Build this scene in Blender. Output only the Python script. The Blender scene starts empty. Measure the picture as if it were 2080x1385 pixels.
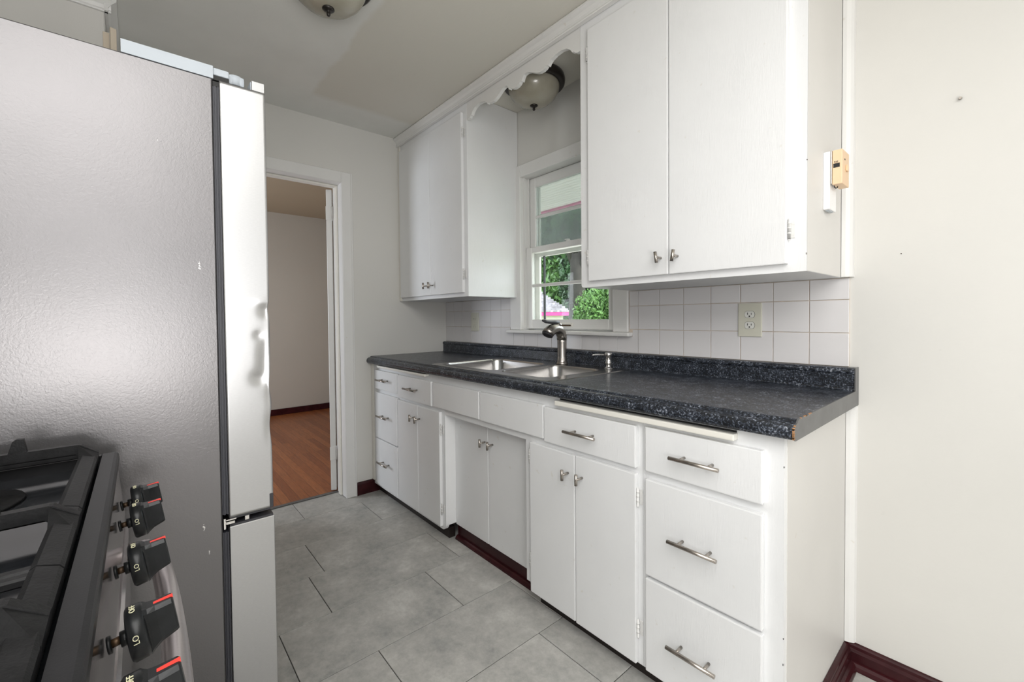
import bpy, bmesh, math, random
from mathutils import Vector, Matrix
import numpy as np
random.seed(7); rng = np.random.default_rng(11)
SC = bpy.context.scene
COL = SC.collection
PI = math.pi

# ---------------------------------------------------------------- camera
def make_camera():
    f, p, yaw, roll = 875.865, 0.0213, 0.8809, -0.0099
    cam = bpy.data.cameras.new('camera'); o = bpy.data.objects.new('camera', cam); COL.objects.link(o)
    d = Vector((-math.sin(yaw)*math.cos(p), math.cos(yaw)*math.cos(p), -math.sin(p)))
    r = Vector((math.cos(yaw), math.sin(yaw), 0)); u = r.cross(d)
    r2 = r*math.cos(roll) + u*math.sin(roll); u2 = u*math.cos(roll) - r*math.sin(roll)
    m = Matrix((r2, u2, -d)).transposed().to_4x4(); m.translation = (0.3263, -1.8095, 1.162)
    o.matrix_world = m
    cam.sensor_width = 36; cam.sensor_fit = 'HORIZONTAL'; cam.lens = f/2080*36
    cam.shift_x = (1040-1004.56)/2080; cam.shift_y = -(692.5-663.9)/2080
    cam.clip_start = 0.02; cam.clip_end = 300
    SC.camera = o
make_camera()

# ---------------------------------------------------------------- world, sun, area lights, exposure
SC.view_settings.view_transform = 'Standard'; SC.view_settings.look = 'None'
SC.view_settings.exposure = 0.07; SC.view_settings.gamma = 1.0; SC.view_settings.use_curve_mapping = False
SC.cycles.use_denoising = True
SC.cycles.max_bounces = 10; SC.cycles.diffuse_bounces = 6; SC.cycles.transparent_max_bounces = 16
SC.cycles.caustics_reflective = False; SC.cycles.caustics_refractive = False
SC.cycles.sample_clamp_indirect = 8
W = bpy.data.worlds.new('world'); SC.world = W; W.use_nodes = True
bg = W.node_tree.nodes['Background']; bg.inputs[0].default_value = (0.86, 0.93, 1.0, 1); bg.inputs[1].default_value = 4.5
def light(name, kind, loc, energy, color, rot=(0,0,0), size=1, size_y=None, **k):
    l = bpy.data.lights.new(name, kind); l.energy = energy; l.color = color
    if kind == 'AREA':
        l.size = size
        if size_y: l.shape = 'RECTANGLE'; l.size_y = size_y
    if kind == 'SUN': l.angle = math.radians(2)
    o = bpy.data.objects.new(name, l); COL.objects.link(o); o.location = loc; o.rotation_euler = rot
    return o
light('sun', 'SUN', (20,5,30), 6.5, (1,.96,.9), rot=(math.radians(-14), math.radians(40), 0))
# flash bounced off the ceiling, then added fill lamps, unseen right and behind
light('ceiling_bounce', 'AREA', (1.9,-2.8,2.37), 136, (1.0,.99,.98), rot=(0,0,0), size=3.4, size_y=2.8)
light('upward_fill', 'AREA', (1.15,-2.0,.95), 33, (1.0,.98,.955), rot=(math.radians(180), math.radians(-20), 0), size=.8, size_y=.8)  # unseen lamp added to wash the ceiling and the left side
light('end_wall_fill', 'AREA', (7.4,-1.9,1.75), 44, (.95,.97,1.0), rot=(0, math.radians(90), 0), size=1.2, size_y=3.4)  # added fill from the right; the end wall is solid
light('rear_fill', 'AREA', (2.4,-4.9,1.7), 34, (.95,.97,1.0), rot=(math.radians(90), 0, 0), size=3.2, size_y=1.8)  # added fill from behind; no door opens there
light('far_room_daylight', 'AREA', (-3.6,-2.9,1.2), 45, (.86,.92,1.0), rot=(math.radians(90),0,math.radians(20)), size=1.0, size_y=1.2)

# ---------------------------------------------------------------- materials
def lin(c):
    return tuple(((v/255)/12.92 if v/255 <= .04045 else ((v/255+.055)/1.055)**2.4) for v in c)
def nodes(name):
    m = bpy.data.materials.new(name); m.use_nodes = True
    nt = m.node_tree; b = nt.nodes['Principled BSDF']
    return m, nt, b
def N(nt, t, **k):
    n = nt.nodes.new(t)
    for a, v in k.items(): setattr(n, a, v)
    return n
def coords(nt, scale=(1,1,1), kind='Object'):
    tc = N(nt, 'ShaderNodeTexCoord'); mp = N(nt, 'ShaderNodeMapping'); mp.inputs['Scale'].default_value = scale
    nt.links.new(tc.outputs[kind], mp.inputs[0]); return mp.outputs[0]
def noise(nt, vec, scale, detail=3, rough=.5):
    n = N(nt, 'ShaderNodeTexNoise'); n.inputs['Scale'].default_value = scale; n.inputs['Detail'].default_value = detail
    n.inputs['Roughness'].default_value = rough; nt.links.new(vec, n.inputs['Vector']); return n.outputs['Fac']
def ramp(nt, fac, stops):
    r = N(nt, 'ShaderNodeValToRGB'); e = r.color_ramp.elements
    while len(e) < len(stops): e.new(.5)
    for el, (p, c) in zip(e, stops): el.position = p; el.color = (*c, 1)
    nt.links.new(fac, r.inputs[0]); return r.outputs[0]
def mix(nt, fac, a, b, mode='MIX'):
    m = N(nt, 'ShaderNodeMix', data_type='RGBA', blend_type=mode)
    for s, v in ((m.inputs['Factor'], fac), (m.inputs[6], a), (m.inputs[7], b)):
        if hasattr(v, 'is_linked') or isinstance(v, bpy.types.NodeSocket): nt.links.new(v, s)
        elif isinstance(v, (int, float)): s.default_value = v
        else: s.default_value = (*v, 1)
    return m.outputs[2]
def bump(nt, b, h, strength, dist=.002):
    bp = N(nt, 'ShaderNodeBump'); bp.inputs['Strength'].default_value = strength; bp.inputs['Distance'].default_value = dist
    nt.links.new(h, bp.inputs['Height']); nt.links.new(bp.outputs[0], b.inputs['Normal'])
def plain(name, col, rough=.5, metal=0, var=.04, vs=6, bs=0, bscale=200, world=True, spec=.5, coat=0):
    m, nt, b = nodes(name); b.inputs['Roughness'].default_value = rough; b.inputs['Metallic'].default_value = metal
    b.inputs['Specular IOR Level'].default_value = spec
    if coat: b.inputs['Coat Weight'].default_value = coat; b.inputs['Coat Roughness'].default_value = .08
    v = coords(nt)
    f = noise(nt, v, vs, 4)
    lo = tuple(x*(1-var) for x in col); hi = tuple(min(1, x*(1+var)) for x in col)
    nt.links.new(ramp(nt, f, [(.3, lo), (.7, hi)]), b.inputs['Base Color'])
    if bs: bump(nt, b, noise(nt, v, bscale, 2), bs)
    return m
M = {}
WHITE = (.80,.805,.81)
def painted(name, col, grain=(1,1,1), bs=.30):
    m, nt, b = nodes(name); b.inputs['Roughness'].default_value = .42
    v = coords(nt)
    f = noise(nt, v, 5, 4); c = ramp(nt, f, [(.3, tuple(x*.965 for x in col)), (.7, col)])
    d = noise(nt, v, 38, 2); dm = ramp(nt, d, [(.72, (0,0,0)), (.80, (1,1,1))])
    c2 = mix(nt, dm, c, tuple(x*k for x, k in zip(col, (.90,.875,.83))))
    nt.links.new(c2, b.inputs['Base Color'])
    g = coords(nt, grain); bump(nt, b, noise(nt, g, 60, 3), bs, .0015)
    return m
M['paint'] = painted('painted_wood_white', WHITE, (5,5,.5))
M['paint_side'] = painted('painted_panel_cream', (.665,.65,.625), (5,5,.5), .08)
M['paint_trim'] = painted('painted_trim_white', (.76,.755,.74), (2,2,2), .06)
M['edge'] = painted('painted_edge_cream', (.80,.78,.72), (3,3,3), .05)
def wallmat(name, col, patch=None):
    m, nt, b = nodes(name); b.inputs['Roughness'].default_value = .62
    v = coords(nt)
    c = ramp(nt, noise(nt, v, 2.2, 4), [(.3, tuple(x*.97 for x in col)), (.7, col)])
    dm = ramp(nt, noise(nt, v, 24, 2), [(.76, (0,0,0)), (.80, (.5,.5,.5))])
    nt.links.new(mix(nt, dm, c, tuple(x*.9 for x in col)), b.inputs['Base Color'])
    bump(nt, b, noise(nt, v, 55, 4), .18, .002)
    return m
M['wall'] = wallmat('wall_paint_greige', (.67,.66,.63))
M['wall_niche'] = wallmat('wall_paint_niche', (.66,.64,.62))
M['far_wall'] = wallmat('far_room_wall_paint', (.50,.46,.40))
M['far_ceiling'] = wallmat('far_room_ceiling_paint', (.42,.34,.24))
def ceilmat():
    m, nt, b = nodes('ceiling_paint_patched'); b.inputs['Roughness'].default_value = .7
    tc = N(nt, 'ShaderNodeTexCoord'); sep = N(nt, 'ShaderNodeSeparateXYZ')
    n0 = N(nt, 'ShaderNodeTexNoise'); n0.inputs['Scale'].default_value = 5; n0.inputs['Detail'].default_value = 5
    nt.links.new(tc.outputs['Object'], n0.inputs['Vector'])
    ad = mix(nt, .09, tc.outputs['Object'], n0.outputs['Color'], 'ADD')
    nt.links.new(ad, sep.inputs[0])
    def step(sock, thr, w=.02, inv=False):
        mr = N(nt, 'ShaderNodeMapRange'); mr.inputs[1].default_value = thr-w; mr.inputs[2].default_value = thr+w
        mr.inputs[3].default_value = 1 if inv else 0; mr.inputs[4].default_value = 0 if inv else 1
        nt.links.new(sock, mr.inputs[0]); return mr.outputs[0]
    a = step(sep.outputs[1], -1.00, .012); c = step(sep.outputs[0], -2.12, .03); e = step(sep.outputs[0], -.25, .02, True)
    mu = N(nt, 'ShaderNodeMath', operation='MULTIPLY'); nt.links.new(a, mu.inputs[0]); nt.links.new(c, mu.inputs[1])
    base = ramp(nt, n0.outputs['Fac'], [(.3, (.70,.70,.67)), (.7, (.745,.745,.715))])
    nt.links.new(mix(nt, mu.outputs[0], base, (.655,.635,.575)), b.inputs['Base Color'])
    v = coords(nt); bump(nt, b, noise(nt, v, 45, 4), .2, .003)
    return m
M['ceiling'] = ceilmat()
def tilemat():
    m, nt, b = nodes('grey_stone_look_floor_tile'); b.inputs['Roughness'].default_value = .38
    v = coords(nt)
    oi = N(nt, 'ShaderNodeObjectInfo')
    off = N(nt, 'ShaderNodeVectorMath', operation='ADD'); nt.links.new(v, off.inputs[0])
    sc = N(nt, 'ShaderNodeMath', operation='MULTIPLY'); sc.inputs[1].default_value = 37; nt.links.new(oi.outputs['Random'], sc.inputs[0])
    nt.links.new(sc.outputs[0], off.inputs[1]); v = off.outputs[0]
    f1 = noise(nt, v, 5.5, 10, .72); f2 = noise(nt, v, 34, 8, .75)
    c = ramp(nt, f1, [(.33, (.26,.265,.255)), (.43, (.385,.38,.36)), (.54, (.475,.465,.44)), (.66, (.64,.63,.60))])
    c2 = mix(nt, .34, c, ramp(nt, f2, [(.35, (.27,.27,.26)), (.65, (.56,.555,.53))]))
    nt.links.new(c2, b.inputs['Base Color']); bump(nt, b, f2, .08, .001)
    return m
M['floor_tile'] = tilemat()
M['floor_plain'] = plain('grey_floor_base', (.22,.215,.205), .6)
M['grout'] = plain('dark_floor_joint', (.05,.048,.045), .8)
M['wall_tile'] = plain('white_ceramic_tile', (.70,.685,.69), .16, var=.025, vs=3)
M['wall_grout'] = plain('aged_tile_grout', (.60,.52,.44), .8, var=.2, vs=20)
M['maroon'] = plain('maroon_gloss_paint', (.034,.006,.008), .25, var=.3, vs=14, bs=.1, bscale=30, spec=.3)
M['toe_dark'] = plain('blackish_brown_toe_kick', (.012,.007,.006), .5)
M['black_gap'] = plain('dark_recess', (.012,.011,.01), .7)
def laminate():
    m, nt, b = nodes('black_speckled_laminate'); b.inputs['Roughness'].default_value = .30
    v = coords(nt)
    f1 = noise(nt, v, 170, 6, .72); f2 = noise(nt, v, 30, 3)
    mm = N(nt, 'ShaderNodeMath', operation='MULTIPLY_ADD'); mm.inputs[1].default_value = .25; nt.links.new(f2, mm.inputs[0]); nt.links.new(f1, mm.inputs[2])
    c = ramp(nt, mm.outputs[0], [(.55, (.006,.007,.009)), (.64, (.018,.022,.031)), (.715, (.085,.10,.13)), (.81, (.40,.42,.46))])
    nt.links.new(c, b.inputs['Base Color']); bump(nt, b, f1, .06, .0006)
    return m
M['laminate'] = laminate()
M['laminate_end'] = plain('grey_laminate_end_cap', (.115,.115,.115), .38, var=.18, vs=16)
M['chip'] = plain('raw_particle_board', (.52,.27,.12), .85, var=.3, vs=80)
def brushed(name, col, rough, scale=(1,1,1), aniso=0, bs=.05):
    m, nt, b = nodes(name); b.inputs['Metallic'].default_value = 1; b.inputs['Roughness'].default_value = rough
    v = coords(nt, scale); f = noise(nt, v, 120, 3)
    nt.links.new(ramp(nt, f, [(.3, tuple(x*.93 for x in col)), (.7, col)]), b.inputs['Base Color']); bump(nt, b, f, bs, .0004)
    return m
M['steel'] = brushed('brushed_stainless_steel', (.62,.61,.60), .27, (1,8,1))
M['sink_steel'] = brushed('satin_sink_steel', (.46,.45,.44), .22, (1,6,1))
M['nickel'] = brushed('satin_nickel', (.46,.42,.38), .27, (8,1,1))
M['faucet'] = brushed('dark_brushed_nickel', (.36,.335,.31), .26, (1,1,1))
M['chrome'] = brushed('worn_chrome', (.72,.70,.68), .2)
M['door_steel'] = brushed('fridge_door_steel', (.54,.54,.545), .36, (1,1,9), bs=.03)
def fridge_side():
    m, nt, b = nodes('textured_grey_fridge_side'); b.inputs['Roughness'].default_value = .36; b.inputs['Metallic'].default_value = .86
    v = coords(nt, (1,1,1.0))
    vo = N(nt, 'ShaderNodeTexNoise'); vo.inputs['Scale'].default_value = 210; vo.inputs['Detail'].default_value = 3; vo.inputs['Distortion'].default_value = .8
    nt.links.new(v, vo.inputs['Vector'])
    base = ramp(nt, noise(nt, v, 3, 3), [(.3, (.175,.170,.172)), (.7, (.20,.193,.196))])
    tc = N(nt, 'ShaderNodeTexCoord'); mask = None
    for (y, z, r) in ((-1.701,1.285,.03), (-1.704,.69,.03), (-1.695,.63,.02), (-1.77,1.55,.006)):
        s = N(nt, 'ShaderNodeVectorMath', operation='SUBTRACT'); nt.links.new(tc.outputs['Object'], s.inputs[0]); s.inputs[1].default_value = (-.85, y, z)
        sc = N(nt, 'ShaderNodeVectorMath', operation='MULTIPLY'); nt.links.new(s.outputs[0], sc.inputs[0]); sc.inputs[1].default_value = (1,3.2,1)
        l = N(nt, 'ShaderNodeVectorMath', operation='LENGTH'); nt.links.new(sc.outputs[0], l.inputs[0])
        mr = N(nt, 'ShaderNodeMapRange'); mr.inputs[1].default_value = r; mr.inputs[2].default_value = 0; nt.links.new(l.outputs['Value'], mr.inputs[0])
        if mask is None: mask = mr.outputs[0]
        else:
            mx = N(nt, 'ShaderNodeMath', operation='MAXIMUM'); nt.links.new(mask, mx.inputs[0]); nt.links.new(mr.outputs[0], mx.inputs[1]); mask = mx.outputs[0]
    pn = noise(nt, v, 260, 4, .7)
    mu = N(nt, 'ShaderNodeMath', operation='MULTIPLY'); nt.links.new(mask, mu.inputs[0]); nt.links.new(pn, mu.inputs[1])
    sp = ramp(nt, mu.outputs[0], [(.40, (0,0,0)), (.46, (1,1,1))])
    nt.links.new(mix(nt, sp, base, (.75,.74,.72)), b.inputs['Base Color'])
    bump(nt, b, vo.outputs['Fac'], .35, .0007)
    return m
M['fridge_side'] = fridge_side()
M['gasket'] = plain('grey_rubber_gasket', (.035,.036,.045), .45)
M['fridge_dark'] = plain('dark_grey_plastic', (.03,.03,.035), .4)
M['hinge_grey'] = plain('light_grey_plastic', (.42,.46,.50), .45)
M['enamel'] = plain('black_satin_enamel', (.010,.010,.011), .36, spec=.25, var=.2, vs=20, bs=.04, bscale=400)
M['iron'] = plain('cast_iron_grate', (.010,.010,.0105), .42, var=.35, vs=40, bs=.15, bscale=260, spec=.18)
M['well'] = plain('glossy_black_cooktop', (.012,.013,.015), .10, var=.3, vs=30)
M['knob'] = plain('black_knob_plastic', (.008,.009,.010), .30, spec=.3, var=.3, vs=60)
M['red'] = plain('red_pointer', (.80,.05,.035), .4)
M['lettering'] = plain('cream_lettering', (.75,.72,.50), .5)
M['grime'] = plain('burnt_grime_brass', (.06,.035,.018), .4, metal=.6, var=.5, vs=90)
M['range_steel'] = brushed('range_panel_steel', (.58,.55,.55), .13, (8,1,1))
M['handle_steel'] = brushed('oven_handle_steel', (.66,.61,.61), .30, (8,1,1))
M['ivory'] = plain('ivory_plastic', (.62,.61,.52), .35, var=.02)
M['socket_white'] = plain('white_socket_plastic', (.72,.72,.68), .35, var=.02)
M['slot'] = plain('dark_slot', (.01,.01,.01), .6)
M['almond'] = plain('almond_plastic', (.78,.56,.36), .42, var=.04)
M['raceway'] = plain('white_plastic_raceway', (.84,.84,.84), .35, var=.01)
M['bronze'] = plain('dark_bronze_metal', (.022,.018,.016), .35, metal=.4)
def alabaster():
    m, nt, b = nodes('frosted_alabaster_glass'); b.inputs['Roughness'].default_value = .25
    v = coords(nt); nt.links.new(ramp(nt, noise(nt, v, 9, 5), [(.3, (.30,.28,.22)), (.7, (.40,.375,.31))]), b.inputs['Base Color'])
    b.inputs['Coat Weight'].default_value = .3
    return m
M['alabaster'] = alabaster()
def glassmat(name, haze, hcol=(.5,.56,.56)):
    m = bpy.data.materials.new(name); m.use_nodes = True; nt = m.node_tree; nt.nodes.clear()
    out = N(nt, 'ShaderNodeOutputMaterial'); tr = N(nt, 'ShaderNodeBsdfTransparent'); tr.inputs[0].default_value = (.95,.97,.96,1)
    gl = N(nt, 'ShaderNodeBsdfGlossy'); gl.inputs['Roughness'].default_value = .03
    fr = N(nt, 'ShaderNodeFresnel'); fr.inputs[0].default_value = 1.28
    di = N(nt, 'ShaderNodeBsdfDiffuse'); v = coords(nt)
    nt.links.new(ramp(nt, noise(nt, v, 9, 4), [(.3, tuple(x*.8 for x in hcol)), (.7, hcol)]), di.inputs[0])
    m1 = N(nt, 'ShaderNodeMixShader'); m1.inputs[0].default_value = haze; nt.links.new(tr.outputs[0], m1.inputs[1]); nt.links.new(di.outputs[0], m1.inputs[2])
    ge = N(nt, 'ShaderNodeNewGeometry'); iv = N(nt, 'ShaderNodeMath', operation='SUBTRACT'); iv.inputs[0].default_value = 1; nt.links.new(ge.outputs['Backfacing'], iv.inputs[1])
    fm = N(nt, 'ShaderNodeMath', operation='MULTIPLY'); nt.links.new(fr.outputs[0], fm.inputs[0]); nt.links.new(iv.outputs[0], fm.inputs[1])
    m2 = N(nt, 'ShaderNodeMixShader'); nt.links.new(fm.outputs[0], m2.inputs[0]); nt.links.new(m1.outputs[0], m2.inputs[1]); nt.links.new(gl.outputs[0], m2.inputs[2])
    nt.links.new(m2.outputs[0], out.inputs[0]); return m
M['glass'] = glassmat('window_glass', .02)
M['screen'] = glassmat('hazy_screened_glass', .30)  # grey haze mixed in for the insect screen and reflections
def woodfloor():
    m, nt, b = nodes('orange_brown_hardwood'); b.inputs['Roughness'].default_value = .33
    v = coords(nt, (1,1,1)); br = N(nt, 'ShaderNodeTexBrick'); br.inputs['Scale'].default_value = 1
    br.inputs['Brick Width'].default_value = .9; br.inputs['Row Height'].default_value = .057; br.inputs['Mortar Size'].default_value = .0008
    br.inputs['Color1'].default_value = (.36,.13,.045,1); br.inputs['Color2'].default_value = (.25,.08,.028,1); br.inputs['Mortar'].default_value = (.05,.015,.008,1)
    nt.links.new(v, br.inputs['Vector'])
    g = coords(nt, (1.5,14,1)); gf = ramp(nt, noise(nt, g, 6, 5, .6), [(.3, (.62,.55,.5)), (.7, (1.15,1.1,1.05))])
    nt.links.new(mix(nt, .8, br.outputs[0], gf, 'MULTIPLY'), b.inputs['Base Color']); return m
M['wood_floor'] = woodfloor()
M['leaf'] = plain('green_leaves', (.075,.165,.035), .5, var=.45, vs=1.3)
M['leaf_dark'] = plain('dark_green_leaves', (.035,.085,.03), .5, var=.45, vs=1.0)
M['bark'] = plain('grey_brown_bark', (.035,.03,.027), .9, var=.3, vs=5)
M['shingle'] = plain('grey_roof_shingle', (.30,.28,.31), .85, var=.35, vs=2)
M['magenta'] = plain('magenta_fascia_paint', (.62,.06,.26), .5)
M['siding'] = plain('white_siding', (.78,.77,.74), .6)
M['soffit'] = plain('white_soffit', (.90,.88,.84), .6)
M['grass'] = plain('lawn_grass', (.14,.22,.07), .9, var=.3, vs=2)
M['bounce_slab'] = plain('pale_bounce_concrete', (.55,.53,.49), .85)
M['stick'] = plain('beige_primed_wood', (.60,.52,.42), .7)

# ---------------------------------------------------------------- geometry helpers
class MB:
    def __init__(s): s.bm = bmesh.new(); s.mi = 0
    def _tag(s, faces, mi):
        for f in faces: f.material_index = mi
    def box(s, x0, x1, y0, y1, z0, z1, bev=0, mi=0, seg=1, rot=None):
        xs, ys, zs = sorted((x0,x1)), sorted((y0,y1)), sorted((z0,z1))
        n0 = len(s.bm.faces)
        vs = [s.bm.verts.new((x,y,z)) for x in xs for y in ys for z in zs]
        idx = [(0,1,3,2),(4,6,7,5),(0,4,5,1),(2,3,7,6),(0,2,6,4),(1,5,7,3)]
        fs = [s.bm.faces.new([vs[i] for i in q]) for q in idx]
        if bev:
            es = list({e for f in fs for e in f.edges})
            r = bmesh.ops.bevel(s.bm, geom=es, offset=bev, segments=seg, affect='EDGES', profile=.6)
            fs = [f for f in s.bm.faces if f.is_valid][n0:]
        s.bm.faces.ensure_lookup_table()
        if mi: s._tag(s.bm.faces[n0:], mi)
        if rot:
            vv = {v for f in s.bm.faces[n0:] for v in f.verts}
            bmesh.ops.transform(s.bm, matrix=rot, verts=list(vv))
        return s
    def prism(s, pts, axis, a0, a1, mi=0, smooth=False):
        """polygon pts in the plane normal to axis, extruded from a0 to a1. axis x: pts=(y,z); y: (x,z); z: (x,y)"""
        def P(p, a): return {'x': (a,p[0],p[1]), 'y': (p[0],a,p[1]), 'z': (p[0],p[1],a)}[axis]
        A = [s.bm.verts.new(P(p, a0)) for p in pts]; B = [s.bm.verts.new(P(p, a1)) for p in pts]
        fs = [s.bm.faces.new(A), s.bm.faces.new(B)]
        n = len(pts)
        for i in range(n):
            f = s.bm.faces.new([A[i], A[(i+1)%n], B[(i+1)%n], B[i]]); f.smooth = smooth; fs.append(f)
        if mi: s._tag(fs, mi)
        return s
    def tube(s, path, r, seg=12, mi=0, caps=True, smooth=True):
        path = [Vector(p) for p in path]; n = len(path)
        rs = r if isinstance(r, (list, tuple)) else [r]*n
        rings = []; up = None
        for i, p in enumerate(path):
            t = (path[min(i+1,n-1)] - path[max(i-1,0)]).normalized()
            if up is None: up = Vector((0,0,1)) if abs(t.z) < .9 else Vector((1,0,0))
            a = t.cross(up).normalized(); b = a.cross(t).normalized(); up = b
            rings.append([s.bm.verts.new(p + (a*math.cos(2*PI*k/seg) + b*math.sin(2*PI*k/seg))*rs[i]) for k in range(seg)])
        fs = []
        for i in range(n-1):
            for k in range(seg):
                f = s.bm.faces.new([rings[i][k], rings[i][(k+1)%seg], rings[i+1][(k+1)%seg], rings[i+1][k]]); f.smooth = smooth; fs.append(f)
        if caps: fs += [s.bm.faces.new(rings[0]), s.bm.faces.new(rings[-1])]
        if mi: s._tag(fs, mi)
        return s
    def lathe(s, prof, c, axis='z', seg=32, mi=0, smooth=True):
        """prof: list of (r, h) ; axis direction h"""
        c = Vector(c); rings = []; fs = []
        for r, h in prof:
            ring = []
            for k in range(seg):
                a = 2*PI*k/seg; u, v = r*math.cos(a), r*math.sin(a)
                off = {'z': (u,v,h), 'y': (u,h,v), 'x': (h,u,v)}[axis]
                ring.append(s.bm.verts.new(c+Vector(off)))
            rings.append(ring)
        for i in range(len(rings)-1):
            for k in range(seg):
                f = s.bm.faces.new([rings[i][k], rings[i][(k+1)%seg], rings[i+1][(k+1)%seg], rings[i+1][k]]); f.smooth = smooth; fs.append(f)
        if prof[0][0] > 1e-4: fs.append(s.bm.faces.new(rings[0]))
        if prof[-1][0] > 1e-4: fs.append(s.bm.faces.new(rings[-1]))
        if mi: s._tag(fs, mi)
        return s
    def build(s, name, mats, parent=None):
        bmesh.ops.remove_doubles(s.bm, verts=s.bm.verts, dist=1e-6)
        bmesh.ops.recalc_face_normals(s.bm, faces=s.bm.faces)
        me = bpy.data.meshes.new(name); s.bm.to_mesh(me); s.bm.free()
        for m in (mats if isinstance(mats, (list, tuple)) else [mats]): me.materials.append(M[m] if isinstance(m, str) else m)
        o = bpy.data.objects.new(name, me); COL.objects.link(o)
        if parent: o.parent = parent; o.matrix_parent_inverse = parent.matrix_world.inverted()
        return o
def tag(o, label=None, cat=None, group=None, kind=None):
    if label: o['label'] = label
    if cat: o['category'] = cat
    if group: o['group'] = group
    if kind: o['kind'] = kind
    return o
def thing(name, label, cat, loc=(0,0,0), group=None):
    o = bpy.data.objects.new(name, None); COL.objects.link(o); o.location = loc; o.empty_display_size = .05
    o.matrix_world = Matrix.Translation(loc)
    return tag(o, label, cat, group)
def struct(name, mb, mats, label=None, parent=None):
    o = mb.build(name, mats, parent); o['kind'] = 'structure'
    if label: o['label'] = label
    return o
def shape_copy(src, name, loc, parent, scale=None):
    o = bpy.data.objects.new(name, src.data); COL.objects.link(o); o.location = loc
    if scale: o.scale = scale
    o.parent = parent; o.matrix_parent_inverse = parent.matrix_world.inverted(); return o
_tc = {}
def text(s, size, loc, rot, mat, parent, name='lettering', extrude=.0003):
    if s not in _tc:
        c = bpy.data.curves.new(name, 'FONT'); c.body = s; c.size = size; c.extrude = extrude; c.align_x = 'CENTER'; c.align_y = 'CENTER'
        o = bpy.data.objects.new(name, c); COL.objects.link(o)
        dg = bpy.context.evaluated_depsgraph_get(); me = bpy.data.meshes.new_from_object(o.evaluated_get(dg))
        me.materials.clear(); me.materials.append(M[mat]); bpy.data.objects.remove(o); bpy.data.curves.remove(c); _tc[s] = me
    o = bpy.data.objects.new(name, _tc[s]); COL.objects.link(o)
    o.matrix_world = Matrix.Translation(loc) @ rot
    o.parent = parent; o.matrix_parent_inverse = parent.matrix_world.inverted(); return o

# ================================================================ SETTING
XL, CEIL, YN, XR, YB = -2.437, 2.41, -2.50, 7.50, -5.0
# ---- floor with its tiles
fl = struct('floor', MB().box(-2.575, 2.5, YN, 0.0, -.06, -.0025).box(2.5, XR, YN, 0.0, -.06, 0, mi=1).box(-2.575, XR, YB, YN, -.06, 0, mi=1), ['grout','floor_plain'], 'grey stone look kitchen floor of large staggered tiles')
rows = []
x_lines = [-2.306 + .3045*i for i in range(17)]
jn = {0: -.745, 1: -1.172, 2: -.627, 3: -.82, 4: -1.185, 5: -.697, 6: -.90, 7: -.48}
xs_edges = [-2.575] + x_lines
tile_cache = {}
G = .0015
for i in range(len(xs_edges)-1):
    x0, x1 = xs_edges[i], xs_edges[i+1]
    if x1 > 2.5: x1 = 2.5
    if x0 >= 2.5: break
    j = -1.086 if i == 0 else jn.get(i-1, -.3-.37*i % .61)
    ys = [j + .615*k for k in range(-5, 4)]
    ys = [YN] + [y for y in ys if YN+.02 < y < -.02] + [0]
    for a, b in zip(ys, ys[1:]):
        key = (round(x1-x0,3), round(b-a,3))
        if key not in tile_cache:
            t = MB().box(-(x1-x0)/2+G, (x1-x0)/2-G, -(b-a)/2+G, (b-a)/2-G, -.004, 0, bev=.0008).build('tile', 'floor_tile', fl)
            t.location = ((x0+x1)/2, (a+b)/2, 0); tile_cache[key] = t
        else: shape_copy(tile_cache[key], 'tile', ((x0+x1)/2, (a+b)/2, 0), fl)

# ---- back wall (window wall) with opening
WX0, WX1, WZ0, WZ1 = -1.600, -.925, 1.085, 2.02
wb = MB()
wb.box(-2.575, WX0, 0, .14, 0, CEIL); wb.box(WX1, XR+.1, 0, .14, 0, CEIL)
wb.box(WX0, WX1, 0, .14, 0, WZ0); wb.box(WX0, WX1, 0, .14, WZ1, CEIL)
wall_back = struct('wall_back', wb, 'wall', 'greige painted wall with the window over the sink')
# ---- left wall with doorway
DY0, DY1, DZ = -1.565, -.797, 2.03
wl = MB()
wl.box(-2.56, XL, DY1+.012, 0, 0, CEIL); wl.box(-2.56, XL, YN, DY0-.012, 0, CEIL); wl.box(-2.56, XL, DY0-.012, DY1+.012, DZ+.012, CEIL)
wall_left = struct('wall_left', wl, 'wall', 'greige painted wall with the open doorway')
struct('wall_front', MB().box(-2.56, .06, YN-.1, YN, 0, CEIL).box(-.04, .06, YB, YN-.1, 0, CEIL).box(-.04, XR+.1, YB-.1, YB, 0, CEIL), 'wall', 'greige wall behind the refrigerator and range')
struct('wall_right', MB().box(XR, XR+.1, YB, 0, 0, CEIL), 'wall', 'greige end wall of the kitchen')
struct('ceiling', MB().box(-2.56, XR+.1, YB-.1, .14, CEIL, CEIL+.1), 'ceiling', 'off white kitchen ceiling with a darker repaired patch')
# ---- far room
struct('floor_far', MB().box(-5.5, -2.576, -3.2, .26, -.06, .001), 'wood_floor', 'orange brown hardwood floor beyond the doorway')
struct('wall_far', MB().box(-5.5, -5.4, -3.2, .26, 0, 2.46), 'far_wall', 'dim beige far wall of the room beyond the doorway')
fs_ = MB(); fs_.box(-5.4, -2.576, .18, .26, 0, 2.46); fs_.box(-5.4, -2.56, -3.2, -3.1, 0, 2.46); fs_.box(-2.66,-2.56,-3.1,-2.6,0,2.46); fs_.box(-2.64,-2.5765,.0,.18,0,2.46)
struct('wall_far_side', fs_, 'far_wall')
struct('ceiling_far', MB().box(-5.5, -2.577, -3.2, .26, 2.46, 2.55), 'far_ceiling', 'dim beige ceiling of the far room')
struct('baseboard_far', MB().box(-5.4, -5.382, -3.1, .179, 0.001, .075, bev=.003), 'maroon', 'dark maroon baseboard of the far room')
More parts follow.
